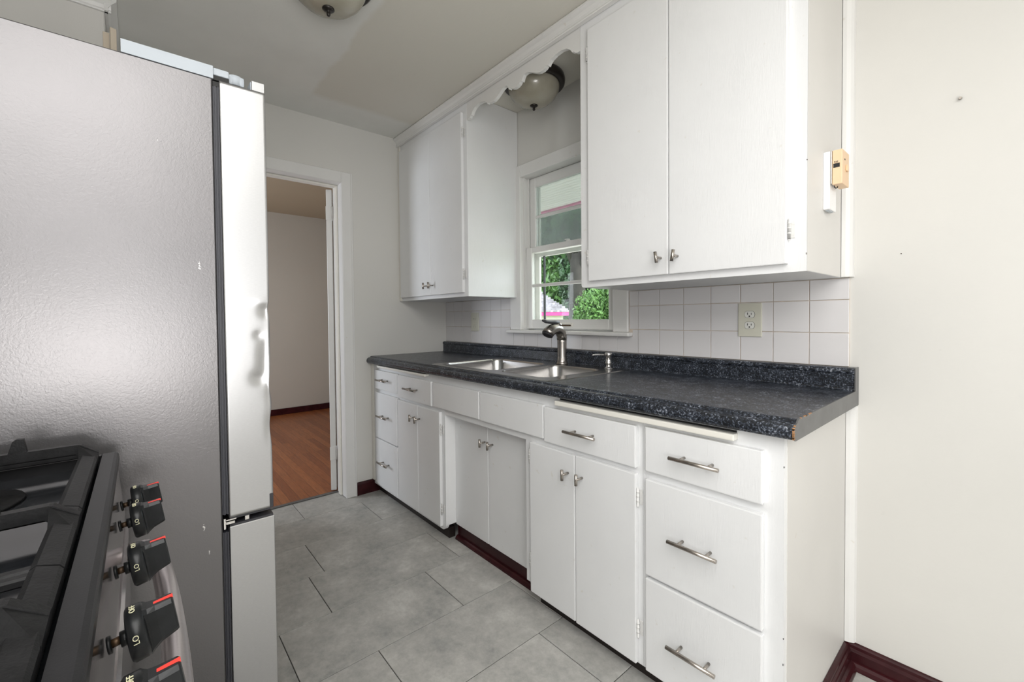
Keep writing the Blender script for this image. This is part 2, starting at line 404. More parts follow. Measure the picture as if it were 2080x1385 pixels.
# ---- threshold strip
struct('trim_1', MB().box(-2.595, -2.566, DY0, DY1, .0012, .006, bev=.002), 'laminate_end', 'thin grey threshold strip in the doorway')
# ---- crown moulding over the cabinets
prof = [(-.386,2.3535),(-.404,2.3535),(-.406,2.358),(-.404,2.363),(-.400,2.366),(-.402,2.378),(-.410,2.388),(-.420,2.394),(-.424,2.397),(-.4245,2.403),(-.421,2.4085),(-.386,2.4085)]
struct('trim_2', MB().prism(prof, 'x', XL+.001, -.045), 'paint_trim', 'white crown moulding above the kitchen cabinets')
# ---- baseboards
def base_profile(sx=1, y0=0):
    return [(y0,0),(y0-.036,0),(y0-.036,.006),(y0-.033,.014),(y0-.026,.021),(y0-.0185,.023),(y0-.0185,.050),(y0-.0165,.054),(y0-.012,.058),(y0-.011,.067),(y0-.007,.072),(y0,.074)]
struct('baseboard_back', MB().prism([(a,b+.0003) for a,b in base_profile()], 'x', -.0280, XR), 'maroon', 'dark maroon baseboard right of the cabinets')
bs_ = MB().prism([(-.029-a+0*b, b+.0003) for a,b in [(p[0],p[1]) for p in base_profile()]], 'y', -.60, -.012)
struct('baseboard_side', bs_, 'maroon', 'dark maroon baseboard along the end panel of the base cabinets')
struct('baseboard_left', MB().prism([(XL+.001-a, b+.0003) for a,b in [(0,0),(-.016,0),(-.016,.070),(-.010,.080),(0,.083)]], 'y', -.724, -.535), 'maroon', 'dark maroon baseboard between door casing and cabinets')
# ---- corner beads on the back wall
struct('trim_3', MB().prism([(-.0425,-.0002),(-.0425,-.030),(-.032,-.030),(-.022,-.024),(-.016,-.014),(-.014,-.0002)], 'z', 1.284, CEIL-.001), 'paint_trim', 'white quarter round where upper cabinet meets wall')
struct('trim_4', MB().prism([(-.029,-.0002),(-.029,-.020),(-.018,-.018),(-.006,-.010),(-.002,-.0002)], 'z', .076, .862), 'paint_trim', 'white painted caulk strip where base cabinet meets wall')

# ---- backsplash tiles (children of the back wall)
PT = .108
joints = [-.0241,-.1345,-.2455,-.3575,-.4700,-.5840,-.6950,-.8020,-.9160,-1.0250,-1.1350,-1.2430,-1.3510,-1.4630,-1.5750,-1.6710,-1.7910,-1.8980,-2.0040,-2.1140,-2.2220,-2.3300,XL+.001]
gb = MB().box(XL+.0005, -1.692, -.0045, -.0002, .95, 1.282); gb.box(-.850, joints[0]-.001, -.0045, -.0002, .95, 1.282); gb.box(-1.692, -.850, -.0045, -.0002, .95, 1.066)
sp = struct('trim_5', gb, 'wall_grout', 'aged grout bed behind the backsplash tiles')
sp.parent = wall_back
sp.name = 'grout_bed'
tz = [.9885, 1.1000, 1.2105, 1.2815]
tcache = {}
for k in range(len(joints)-1):
    x1, x0 = joints[k], joints[k+1]
    for r in range(3):
        z0, z1 = tz[r], tz[r+1]
        xa, xb = x0, x1
        zz1 = z1
        if r == 0 and (x0 < -1.704 < x1 or x0 < -.830 < x1):
            e = -1.704 if x0 < -1.704 < x1 else -.830; g_ = .0011
            if e < -1: pts = [(x0+g_,z0+g_),(x1-g_,z0+g_),(x1-g_,1.0655),(e,1.0655),(e,z1-g_),(x0+g_,z1-g_)]
            else: pts = [(x0+g_,z0+g_),(x1-g_,z0+g_),(x1-g_,z1-g_),(e,z1-g_),(e,1.0655),(x0+g_,1.0655)]
            MB().prism(pts, 'y', -.0084, -.0046).build('tile', 'wall_tile', wall_back); continue
        if xb > -1.70 and xa < -.84:        # below / beside the window casing and stool
            if r == 0: zz1 = min(z1, 1.066)
            else:
                if xa >= -1.70 and xb <= -.848: continue
                if xa < -1.692 < xb: xb = -1.693
                if xa < -.848 < xb: xa = -.847
        if zz1 - z0 < .01 or xb - xa < .006: continue
        key = (round(xb-xa,3), round(zz1-z0,3))
        c = ((xa+xb)/2, -.0062, (z0+zz1)/2)
        if key in tcache: shape_copy(tcache[key], 'tile', c, wall_back)
        else:
            w, h = (xb-xa)/2-.0011, (zz1-z0)/2-.0011
            t = MB().box(-w, w, -.0022, .0022, -h, h, bev=.0016, seg=2).build('tile', 'wall_tile', wall_back)
            t.location = c; tcache[key] = t

# ---- door casing, jamb, door slab
dc = MB()
def casing(mb, y0, y1, z1, side=1, w=.072):
    # side legs and head, with a stepped profile
    for (a, b) in ((y1, y1+w), (y0-w, y0)):
        mb.box(XL+.0005, XL+.019, a, b, .0003, z1+w, bev=.004)
        inner = a if a == y1 else b
    mb.box(XL+.0005, XL+.019, y0, y1, z1, z1+w, bev=.004)
    mb.box(XL+.0008, XL+.023, y1+w-.014, y1+w-.002, .0005, z1+w-.002, bev=.003)
casing(dc, DY0, DY1, DZ)
door = struct('door_1', dc, 'paint_trim', 'white door casing round the open doorway')
jb = MB()
for (a, b, s) in ((DY1, DY1+.011, -1), (DY0-.011, DY0, 1)):
    jb.box(-2.575, XL+.004, a, b, .0065, DZ+.011)
jb.box(-2.575, XL+.004, DY0, DY1, DZ, DZ+.011)
jb.build('jamb', 'paint_trim', door)
st = MB()
st.box(-2.53, -2.49, DY1-.012, DY1-.0002, .0065, DZ-.0002, bev=.002); st.box(-2.53, -2.49, DY0+.0002, DY0+.012, .0065, DZ-.0002, bev=.002)
st.box(-2.53, -2.49, DY0+.012, DY1-.012, DZ-.012, DZ-.0002, bev=.002)
st.build('door_stop', 'edge', door)
ang = math.radians(114)
rot = Matrix.Translation((-2.582, DY1-.006, 0)) @ Matrix.Rotation(-ang+math.radians(0), 4, 'Z') @ Matrix.Translation((2.582, -(DY1-.006), 0))
slab = MB().box(-2.582, -2.546, DY0+.005, DY1-.008, .012, DZ-.006, bev=.003, rot=rot).build('door_slab', 'paint_trim', door)
hn = None
for z in (.22, 1.82):
    h = MB().box(-2.585, -2.5845, DY1-.04, DY1-.009, z, z+.09, rot=Matrix.Translation((0,0,0)))
    h = MB(); h.tube([(-2.583, DY1-.004, z-.002), (-2.583, DY1-.004, z+.092)], .0055, 10)
    h.box(-2.587, -2.5855, DY1-.045, DY1-.008, z, z+.09, bev=.0005)
    h.build('hinge', 'paint_trim', door)

# ================================================================ WINDOW
win = MB()
win.box(-1.690, -1.592, -.019, -.0005, 1.0865, 2.079, bev=.003); win.box(-.935, -.851, -.019, -.0005, 1.0865, 2.079, bev=.003)
win.box(-1.592, -.935, -.019, -.0005, 2.007, 2.079, bev=.003)
window = struct('window_1', win, 'paint_trim', 'white double hung kitchen window over the sink')
MB().box(-1.702, -.832, -.044, .05, 1.0665, 1.0860, bev=.006, seg=3).build('window_sill', 'paint_trim', window)
jm = MB()
jm.box(-1.604, -1.594, -.002, .135, 1.086, 2.018); jm.box(-.935, -.926, -.002, .135, 1.086, 2.018); jm.box(-1.594, -.935, -.002, .135, 2.008, 2.018)
jm.box(-1.594, -.935, .05, .138, 1.0862, 1.094)
jm.box(-1.594, -1.586, .012, .022, 1.094, 2.008); jm.box(-1.594, -1.586, .052, .058, 1.560, 2.008, bev=.001); jm.box(-.943, -.935, .012, .022, 1.094, 2.008)
jm.build('jamb', 'paint_trim', window)
def sash(x0, x1, z0, z1, y0, y1, bot, top, side, mz, mat):
    s = MB(); s.box(x0, x0+side, y0, y1, z0, z1, bev=.003); s.box(x1-side, x1, y0, y1, z0, z1, bev=.003)
    s.box(x0+side, x1-side, y0, y1, z0, z0+bot, bev=.003); s.box(x0+side, x1-side, y0, y1, z1-top, z1, bev=.003)
    so = s.build('sash', 'paint_trim', window)
    MB().box(x0+side, x1-side, y0+.003, y1-.004, mz-.009, mz+.009, bev=.005, seg=2).build('muntin', 'paint_trim', so)
    for a, b in ((z0+bot, mz-.009), (mz+.009, z1-top)):
        MB().box(x0+side-.002, x1-side+.002, (y0+y1)/2-.001, (y0+y1)/2+.001, a-.002, b+.002).build('pane', mat, so)
    return so
lower = sash(-1.585, -.944, 1.0945, 1.583, .024, .050, .054, .034, .046, 1.352, 'glass')
upper = sash(-1.585, -.944, 1.552, 2.006, .058, .084, .034, .058, .046, 1.768, 'screen')
# sash lift with chipped paint and sash lock
lf = MB().box(-1.318, -1.218, .0195, .0238, 1.107, 1.131, bev=.0015); lf.box(-1.308, -1.228, .0125, .0195, 1.121, 1.127, bev=.001)
lf.build('sash_lift', 'edge', window)
MB().box(-1.306, -1.232, .0188, .0196, 1.111, 1.119).build('chipped_paint', 'grime', window)
lk = MB().lathe([(.014,0),(.014,.004),(.008,.007),(.007,.012)], (-1.262,.040,1.583), seg=14); lk.box(-1.285,-1.256,.030,.036,1.590,1.596, bev=.002)
lk.build('sash_lock', 'paint_trim', window)
# outer storm frame
sf = MB(); sf.box(-1.594, -1.560, .112, .128, 1.094, 2.008); sf.box(-.965, -.935, .112, .128, 1.094, 2.008)
sf.box(-1.56, -.965, .112, .128, 1.975, 2.008); sf.box(-1.56, -.965, .112, .128, 1.535, 1.560); sf.box(-1.56,-.965,.112,.128,1.094,1.112)
sf.build('storm_frame', 'siding', window)
MB().box(-1.56, -.965, .119, .121, 1.561, 1.975).build('storm_pane', 'screen', window)
sx_ = MB().box(-1.5155, -1.506, .1, .111, 1.112, 1.535)
sx_.build('storm_stile', 'gasket', window)

# ================================================================ CABINETS
FY, DYF = -.603, -.621          # face frame plane, door front plane
def front(name, x0, x1, z0, z1, parent, y=FY, th=.018, mat='paint'):
    return MB().box(x0, x1, y-th, y-.0004, z0, z1, bev=.0035, seg=2).build(name, mat, parent)
def bar_pull(cx, z, parent, L=.137, y=DYF, sp=.078, r=.0056, name='handle'):
    m = MB(); yb = y-.034
    m.tube([(cx-L/2,yb,z),(cx+L/2,yb,z)], r, 14)
    for s in (-1,1): m.tube([(cx+s*sp/2,y-.0002,z),(cx+s*sp/2,yb,z)], .0042, 10)
    return m.build(name, 'nickel', parent)
def t_knob(cx, z, parent, y=DYF, r=.0056, tilt=0):
    m = MB(); yb = y-.034
    m.tube([(cx-tilt,yb,z+.019),(cx+tilt,yb,z-.019)], r, 14); m.tube([(cx,y-.0002,z),(cx,yb,z)], .0045, 10)
    return m.build('handle', 'nickel', parent)
def hinge(x, z, parent, y=FY, s=1):
    m = MB(); m.tube([(x,y-.012,z-.026),(x,y-.012,z+.026)], .0042, 8)
    for k in (-.013, .002, .015): m.tube([(x,y-.012,z+k),(x,y-.012,z+k+.004)], .0052, 8)
    m.box(x, x+s*.012, y-.0032, y-.0006, z-.024, z+.024, bev=.001)
    m.tube([(x,y-.012,z+.026),(x,y-.012,z+.031)], [.0042,.002], 8); m.tube([(x,y-.012,z-.031),(x,y-.012,z-.026)], [.002,.0042], 8)
    for zz in (-.015,.015): m.lathe([(.003,0),(.003,-.0012)], (x+s*.009, y-.0032, z+zz), axis='y', seg=8)
    return m.build('hinge', 'paint_trim', parent)
ZF0, ZF1 = .058, .8655
def carcass(x0, x1, parent, y=FY, round_right=False, round_left=False, endpanel=False, z1=ZF1):
    m = MB()
    if round_right or round_left:
        R = .035; pts = []
        if round_left: pts += [(x0+R-R*math.sin(a), ZF0+R-R*math.cos(a)) for a in [PI/2*k/6 for k in range(7)]][::-1]
        else: pts += [(x0,ZF0)]
        if round_right: pts += [(x1-R+R*math.sin(a), ZF0+R-R*math.cos(a)) for a in [PI/2*k/6 for k in range(7)]]
        else: pts += [(x1,ZF0)]
        pts += [(x1,z1),(x0,z1)]
        m.prism(pts, 'y', y, y+.02)
        for rr, xa, xb in ((round_right, x1-.018, x1), (round_left, x0, x0+.018)):
            if rr: m.box(xa, xb, y+.02, -.531, ZF0+.028, .715)
            else: m.box(xa, xb, y+.02, -.02, ZF0+.022, .715)
    else:
        m.box(x0, x1, y, y+.02, ZF0, z1)
        m.box(x0, x0+.018, y+.02, -.012, ZF0+.022, .715)
        if not endpanel: m.box(x1-.018, x1, y+.02, -.012, ZF0+.022, .715)
    m.box(x0+.018, x1-.018, y+.02, -.012, ZF0+.03, ZF0+.045)
    return m.build('carcass', 'paint', parent)

# A: narrow drawer cabinet against the left wall
A = thing('base_cabinet', 'narrow white base cabinet of three stacked drawers against the doorway wall', 'cabinet', (-2.24,-.3,0), 'white base cabinets under the counter')
carcass(XL+.003, -2.045, A)
for z0, z1, hz in ((.708,.829,.774), (.388,.684,.543), (.080,.382,.246)):
    d = front('drawer', -2.360, -2.052, z0, z1, A); bar_pull(-2.203, hz, d)
MB().prism([(XL+.0005+.002, FY-.0002),(XL+.032,FY-.0002),(XL+.032,FY-.006),(XL+.002+.02,FY-.009),(XL+.0025,FY-.009)], 'z', .083, ZF1).build('scribe_moulding', 'edge', A)
# B: drawer over a pair of doors
B = thing('base_cabinet', 'white base cabinet with one drawer over two doors left of the sink recess', 'cabinet', (-1.8,-.3,0), 'white base cabinets under the counter')
carcass(-2.044, -1.5455, B, round_right=True)
d = front('drawer', -2.038, -1.652, .694, .826, B); bar_pull(-1.836, .763, d)
d = front('door', -2.038, -1.799, .078, .677, B); t_knob(-1.829, .606, d)
d = front('door', -1.796, -1.572, .078, .676, B); t_knob(-1.773, .606, d)
for z in (.585, .17): hinge(-1.5665, z, B)
# C: recessed sink cabinet
C = thing('sink_cabinet', 'white sink cabinet with recessed doors and two false fronts', 'cabinet', (-1.23,-.3,0), 'white base cabinets under the counter')
m = MB(); m.box(-1.5445, -.9235, FY, FY+.02, .666, ZF1)
m.box(-1.5445, -.9235, -.5295, -.5115, .078, .672); m.box(-1.5445,-1.5265,-.5115,-.012,.078,ZF1-.2); m.box(-.9415,-.9235,-.5115,-.012,.078,ZF1-.2)
m.box(-1.5265, -.9415, FY+.02, -.5115, .666, .672)
m.build('carcass', 'paint', C)
front('false_front', -1.632, -1.235, .697, .826, C); front('false_front', -1.226, -.828, .695, .826, C)
d = front('door', -1.5435, -1.2695, .079, .664, C, y=-.5297, th=.012); t_knob(-1.290, .567, d, y=-.5417)
d = front('door', -1.2665, -.9445, .079, .664, C, y=-.5297, th=.012); t_knob(-1.232, .567, d, y=-.5417)
# D
D = thing('base_cabinet', 'white base cabinet with one wide drawer over two doors right of the sink recess', 'cabinet', (-.67,-.3,0), 'white base cabinets under the counter')
carcass(-.9225, -.4135, D, round_left=True)
MB().box(-.9425,-.9231,FY+.0,-.5305,.058+.03,.6655).build('return_panel', 'paint', D)
d = front('drawer', -.824, -.429, .687, .820, D); bar_pull(-.630, .755, d, L=.137)
d = front('door', -.9035, -.6745, .066, .667, D); t_knob(-.7035, .597, d)
d = front('door', -.6715, -.429, .064, .669, D); t_knob(-.6395, .597, d)
for z in (.595, .178): hinge(-.4245, z, D)
for z in (.61, .19): hinge(-.9085, z, D, s=-1)
# E
E_ = thing('base_cabinet', 'white base cabinet of three wide drawers at the open end of the counter', 'cabinet', (-.22,-.3,0), 'white base cabinets under the counter')
carcass(-.4125, -.031, E_, endpanel=True)
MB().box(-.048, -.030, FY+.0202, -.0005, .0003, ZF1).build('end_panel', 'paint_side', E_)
for z0, z1, hz, cx in ((.688,.824,.758,-.233), (.367,.663,.516,-.238), (.066,.356,.206,-.242)):
    d = front('drawer', -.396, -.073, z0, z1, E_); bar_pull(cx, hz, d)
# toe board
tb = thing('toe_board', 'dark maroon toe board running under the base cabinets', 'toe board', (-1.2,-.55,0))
MB().box(-1.5440, -.9240, -.530, -.512, .0003, .0775, bev=.001).build('recess_board', 'maroon', tb)
MB().prism([(-.5302,.0003),(-.549,.0003),(-.548,.008),(-.543,.015),(-.537,.019),(-.5302,.020)], 'x', -1.5440, -.9240).build('shoe_moulding', 'maroon', tb)
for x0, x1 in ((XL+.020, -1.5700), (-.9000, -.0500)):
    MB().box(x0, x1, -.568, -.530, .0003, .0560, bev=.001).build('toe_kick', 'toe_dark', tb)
# pull-out boards
for x0, x1, z0, z1, lb in ((-2.297,-1.695,.8505,.8645,'white pull-out cutting board edge above the left pair of drawers'), (-.757,-.136,.8385,.8565,'long white pull-out cutting board edge above the right drawers')):
    cb = MB().box(x0, x1, -.6330, -.6036, z0-.0015, z1-.0025, bev=.003, seg=2).build('cutting_board', 'edge'); tag(cb, lb, 'cutting board', 'pull-out boards under the counter')
    MB().box(x0+.003, x1-.003, -.6050, -.6034, z1-.0022, min(z1+.0030,.8650)).build('shade_strip', 'slot', cb)  # dark strip laid in for the shade above the board

# upper cabinets
UY, UD, UZ0 = -.383, -.401, 1.283
UL = thing('upper_cabinet', 'white two-door upper cabinet in the corner left of the window', 'cabinet', (-2.03,-.2,1.283), 'white upper cabinets')
MB().box(XL+.0015, -1.627, UY, -.0015, UZ0, CEIL-.001, bev=.002).build('carcass', 'paint', UL)
MB().box(XL+.0016, XL+.030, UY-.008, UY-.0004, UZ0, 2.353, bev=.002).build('scribe_moulding', 'edge', UL)
def udoor(x0, x1, par): return MB().box(x0, x1, UD, UY-.0004, 1.306, 2.312, bev=.0035, seg=2).build('door', 'paint', par)
d = udoor(-2.404, -2.0045, UL); t_knob(-2.037, 1.365, d, y=UD)
d = udoor(-2.0015, -1.660, UL); t_knob(-1.977, 1.365, d, y=UD)
for z in (1.41, 2.20): hinge(-1.6555, z, UL, y=UY)
UR = thing('upper_cabinet', 'large white two-door upper cabinet right of the window', 'cabinet', (-.44,-.2,1.283), 'white upper cabinets')
R = .012
mm = MB(); mm.box(-.830, -.045, UY+.02, -.0015, UZ0, CEIL-.001)
pts = [(-.830+R-R*math.sin(a), UZ0+R-R*math.cos(a)) for a in [PI/2*k/4 for k in range(5)]][::-1] + [(-.045,UZ0),(-.045,CEIL-.001),(-.830,CEIL-.001)]
mm.prism(pts, 'y', UY, UY+.02); mm.build('carcass', 'paint', UR)
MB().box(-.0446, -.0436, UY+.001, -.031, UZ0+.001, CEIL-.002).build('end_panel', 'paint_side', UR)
d = udoor(-.782, -.4405, UR); t_knob(-.466, 1.364, d, y=UD, tilt=.003)
d = udoor(-.4375, -.088, UR); t_knob(-.406, 1.364, d, y=UD, tilt=-.003)
for z in (1.402, 2.215): hinge(-.7865, z, UR, y=UY, s=-1)
for z in (1.402, 2.215): hinge(-.0835, z, UR, y=UY)
for (par, pts, mt) in ((UR, ((-.0452,1.331,.004),(-.0452,1.588,.0022)), 'grime'), (E_, ((-.0312,.79,.003),(-.0312,.365,.0022),(-.0312,.300,.004)), 'slot')):
    for x, z, rr_ in pts: MB().box(x-rr_*.8, x+.0006, (UY if par is UR else FY)-.0005, (UY if par is UR else FY)+rr_, z-rr_, z+rr_, bev=rr_*.4).build('paint_chip', mt, par)
# scalloped valance over the window
half = [(.397,2.258),(.385,2.257),(.372,2.262),(.362,2.272),(.356,2.271),(.345,2.287),(.325,2.302),(.295,2.309),(.26,2.306),(.235,2.298),(.222,2.288),(.217,2.279),(.208,2.284),(.200,2.277),(.185,2.273),(.165,2.273),(.145,2.279),(.12,2.292),(.10,2.303),(.082,2.309),(.062,2.308),(.052,2.296),(.046,2.283),(.037,2.288),(.028,2.279),(.012,2.273),(0,2.272)]
cxv = -1.2285
pts = [(cxv-a, z) for a, z in half] + [(cxv+a, z) for a, z in half[::-1][1:]]
poly = [(-1.626, pts[0][1])] + pts[1:-1] + [(-.831, pts[-1][1]), (-.831, 2.3525), (-1.626, 2.3525)]
tag(MB().prism(poly, 'y', UY, UY+.019).build('scalloped_valance', 'paint_trim'), 'white scalloped valance board over the sink window', 'valance')
struct('trim_6', MB().box(-1.626, -.831, UY+.0, UY+.019, 2.3528, CEIL-.001), 'paint_trim', 'white filler board above the scalloped valance')

# ================================================================ COUNTERTOP
ct = thing('countertop', 'black speckled laminate countertop with backsplash lip along the window wall', 'countertop', (-1.2,-.3,.87))
ZT, ZB = .914, .8665
nose = [(-.583,ZT),(-.606,ZT),(-.611,.9128),(-.615,.9095),(-.6165,.9065),(-.621,.9055),(-.629,.9035),(-.636,.899),(-.6405,.892),(-.642,.884),(-.6405,.876),(-.636,.8695),(-.628,ZB),(-.583,ZB)]
m = MB(); m.prism(nose, 'x', XL+.001, -.004, smooth=False)
back = [(-.060,ZT),(-.040,ZT),(-.0365,.917),(-.035,.921),(-.035,.968),(-.0385,.971),(-.0395,.976),(-.038,.9815),(-.033,.9862),(-.026,.988),(-.0012,.988),(-.0012,ZB),(-.060,ZB)]
m.prism(back, 'x', XL+.001, -.004)
m.box(XL+.001, -1.665, -.583, -.060, ZB, ZT); m.box(-.829, -.004, -.583, -.060, ZB, ZT)
top = m.build('worktop', 'laminate', ct)
for f in top.data.polygons: f.use_smooth = False
endp = [p for p in nose if p[0] < -.59][0:0]
cap = [(-.0005-.0007,.989),(-.0400,.989),(-.0402,.9145),(-.606,.9145),(-.615,.910),(-.6175,.9065),(-.629,.9042),(-.637,.8995),(-.6415,.892),(-.643,.884),(-.6415,.876),(-.637,.869),(-.6285,.8655),(-.0012,.8655)]
MB().prism(cap, 'x', -.0038, -.0004).build('end_cap', 'laminate_end', ct)
ch = MB()
for i in range(26):
    y = -.643 + random.random()*.16 if i < 17 else -.642+random.random()*.02
    z = .9148 if y > -.606 else .906 - random.random()*.035
    if y <= -.606: y = -.6435 if z < .9 else -.635
    w = .003+random.random()*.006
    ch.box(-.0035, -.0002, y, y+w, z-.001-random.random()*.002, z+.0004)
ch.build('chipped_edge', 'chip', ct)['kind'] = 'stuff'
# ================================================================ SINK
sk = thing('double_sink', 'stainless steel double bowl drop-in sink below the window', 'sink', (-1.25,-.32,.914))
def rrect(x0, x1, y0, y1, r, n=6):
    out = []
    for (cx, cy, a0) in ((x1-r,y1-r,0),(x0+r,y1-r,PI/2),(x0+r,y0+r,PI),(x1-r,y0+r,3*PI/2)):
        out += [(cx+r*math.cos(a0+PI/2*k/n), cy+r*math.sin(a0+PI/2*k/n)) for k in range(n+1)]
    return out
bowls = [(-1.652,-1.232,-.545,-.150), (-1.192,-.885,-.545,-.155)]
# rim: grid of quads around bowls via triangle fill
bm = bmesh.new()
def loop(bm, pts, z):
    v = [bm.verts.new((x,y,z)) for x, y in pts]; e = [bm.edges.new((v[i], v[(i+1)%len(v)])) for i in range(len(v))]; return v, e
ov, oe = loop(bm, rrect(-1.685,-.812,-.598,-.052,.025), .9172)
alle = list(oe)
iv = []
for b in bowls:
    v, e = loop(bm, rrect(*b, .055), .9165); iv.append(v); alle += e
bmesh.ops.triangle_fill(bm, use_beauty=True, edges=alle)
lo = [bm.verts.new((x,y,.9146)) for x, y in rrect(-1.689,-.808,-.602,-.048,.027)]
for i in range(len(ov)): bm.faces.new([ov[i], ov[(i+1)%len(ov)], lo[(i+1)%len(ov)], lo[i]])
s_ = MB(); s_.bm.free(); s_.bm = bm; s_.build('rim', 'sink_steel', sk)
for b in bowls:
    m = MB(); prev = None
    for (ins, z) in ((0,.9165),(.002,.912),(.004,.905),(.010,.78),(.018,.745),(.035,.728),(.06,.722)):
        ring = [m.bm.verts.new((x,y,z)) for x, y in rrect(b[0]+ins,b[1]-ins,b[2]+ins,b[3]-ins,max(.055-ins*.3,.02))]
        if prev:
            for i in range(len(ring)):
                f = m.bm.faces.new([prev[i], prev[(i+1)%len(ring)], ring[(i+1)%len(ring)], ring[i]]); f.smooth = True
        prev = ring
    m.bm.faces.new(prev)
    bo = m.build('basin', 'sink_steel', sk)
    MB().lathe([(.045,.0),(.045,.003),(.038,.004),(.03,.001),(.0,.001)], ((b[0]+b[1])/2, -.33, .7225), seg=24).build('drain', 'chrome', bo)
# ================================================================ FAUCET
fc = thing('kitchen_faucet', 'brushed nickel single lever pull-out faucet behind the sink', 'faucet', (-1.187,-.105,.917))
m = MB(); m.lathe([(.032,.0),(.032,.004),(.0285,.009),(.026,.018),(.0245,.040),(.0238,.080),(.0245,.115),(.0258,.140)], (-1.187,-.105,.9172), seg=28)
m.build('body', 'faucet', fc)
sp_path = [(-1.187,-.106,1.045),(-1.187,-.107,1.062),(-1.187,-.113,1.080),(-1.187,-.127,1.094),(-1.187,-.147,1.1015),(-1.187,-.168,1.1015),(-1.187,-.188,1.096),(-1.187,-.204,1.086),(-1.187,-.214,1.074)]
MB().tube(sp_path, [.0257,.0262,.0265,.0262,.0258,.0268,.0292,.0305,.0300], 28).build('spout', 'faucet', fc)
MB().tube([(-1.187,-.2140,1.0740),(-1.187,-.2165,1.0705),(-1.187,-.2182,1.0680)], [.0285,.0270,.021], 24).build('spray_face', 'fridge_dark', fc)
MB().lathe([(.020,.0),(.0205,.006),(.016,.013),(.0,.016)], (-1.187,-.135,1.117), seg=24).build('lever_hub', 'faucet', fc)
lv = MB(); lv.tube([(-1.187,-.130,1.131),(-1.187,-.160,1.1345),(-1.187,-.195,1.1355),(-1.187,-.225,1.139),(-1.187,-.248,1.146)], [.010,.0095,.0075,.0078,.0055], 14)
lv.build('lever', 'fridge_dark', fc)
# soap dispenser
sd = thing('soap_dispenser', 'small brushed nickel soap dispenser right of the faucet', 'soap dispenser', (-.898,-.105,.917))
MB().lathe([(.021,0),(.021,.003),(.014,.006),(.012,.012),(.012,.020),(.0155,.024),(.0155,.030),(.013,.034),(.013,.058),(.0165,.060),(.0165,.072),(.015,.0745),(0,.0745)], (-.898,-.105,.9172), seg=24).build('pump', 'steel', sd)
MB().tube([(-.904,-.112,.9815),(-.926,-.150,.984),(-.938,-.170,.983),(-.9385,-.172,.979)], [.0045,.004,.0035,.003], 10).build('nozzle', 'steel', sd)

# ================================================================ OUTLETS
def plate(x, z, label, kind, w=.0415, h=.064, g='wall plates on the backsplash'):
    o = thing('outlet' if kind != 'switch' else 'light_switch', label, 'outlet' if kind != 'switch' else 'switch', (x,-.008,z), g)
    MB().box(x-w, x+w, -.0145, -.0086, z-h, z+h, bev=.003, seg=2).build('cover_plate', 'ivory', o)
    if kind == 'outlet':
        for s in (1,-1):
            zc = z+s*.0205
            pts = [(x+.0172*math.cos(a), zc+max(-.0125,min(.0125,.0172*math.sin(a)))) for a in [2*PI*k/28 for k in range(28)]]
            MB().prism([(x+(px-x)*1.06, zc+(pz-zc)*1.06) for px,pz in pts], 'y', -.0149, -.0144).build('socket_outline', 'slot', o)
            sk_ = MB().prism(pts, 'y', -.0165, -.0150).build('socket', 'socket_white', o)
            sl = MB(); sl.box(x-.0075,x-.0055,-.0171,-.0166,zc-.001,zc+.0075); sl.box(x+.0055,x+.0075,-.0171,-.0166,zc-.001,zc+.0065)
            sl.lathe([(.0028,0),(.0028,-.0005)], (x,-.0166,zc-.0065), axis='y', seg=10); sl.build('slots', 'slot', sk_)
        MB().lathe([(.0028,0),(.0024,-.001)], (x,-.0146,z), axis='y', seg=10).build('screw', 'ivory', o)
    else:
        pts = [(x+.0172*math.cos(a), z+.0205+max(-.0125,min(.0125,.0172*math.sin(a)))) for a in [2*PI*k/28 for k in range(28)]]
        MB().prism(pts, 'y', -.0160, -.0147).build('socket', 'ivory', o)
        sl = MB(); sl.box(x-.0085,x-.0065,-.0166,-.0161,z+.018,z+.026); sl.box(x+.0055,x+.0075,-.0166,-.0161,z+.018,z+.025); sl.build('slots', 'slot', o)
        MB().box(x-.010,x+.010,-.0165,-.0147,z-.028,z-.012,bev=.001).build('toggle', 'ivory', o)
        for dx in (-.012,.012): MB().lathe([(.0018,0),(.0018,-.0005)], (x+dx,-.0147,z-.034), axis='y', seg=8).build('screw', 'slot', o)
    return o
plate(-.322, 1.144, 'ivory duplex outlet on the backsplash right of the window', 'outlet')
plate(-2.066, 1.134, 'ivory combination switch and outlet plate left of the window', 'combo', w=.0415)
# nail / anchor marks on the right wall
tag(MB().tube([(.218,-.0005,1.770),(.218,-.012,1.7685)], [.004,.0035], 10).build('wall_anchor', 'nickel'), 'small metal wall anchor stuck in the bare wall right of the cabinets', 'wall anchor')
tag(MB().lathe([(.0018,0),(.0012,-.0015),(0,-.0015)], (.098,-.0003,1.346), axis='y', seg=8).build('nail', 'grime'), 'tiny brass nail head on the bare wall below the wall anchor', 'nail')

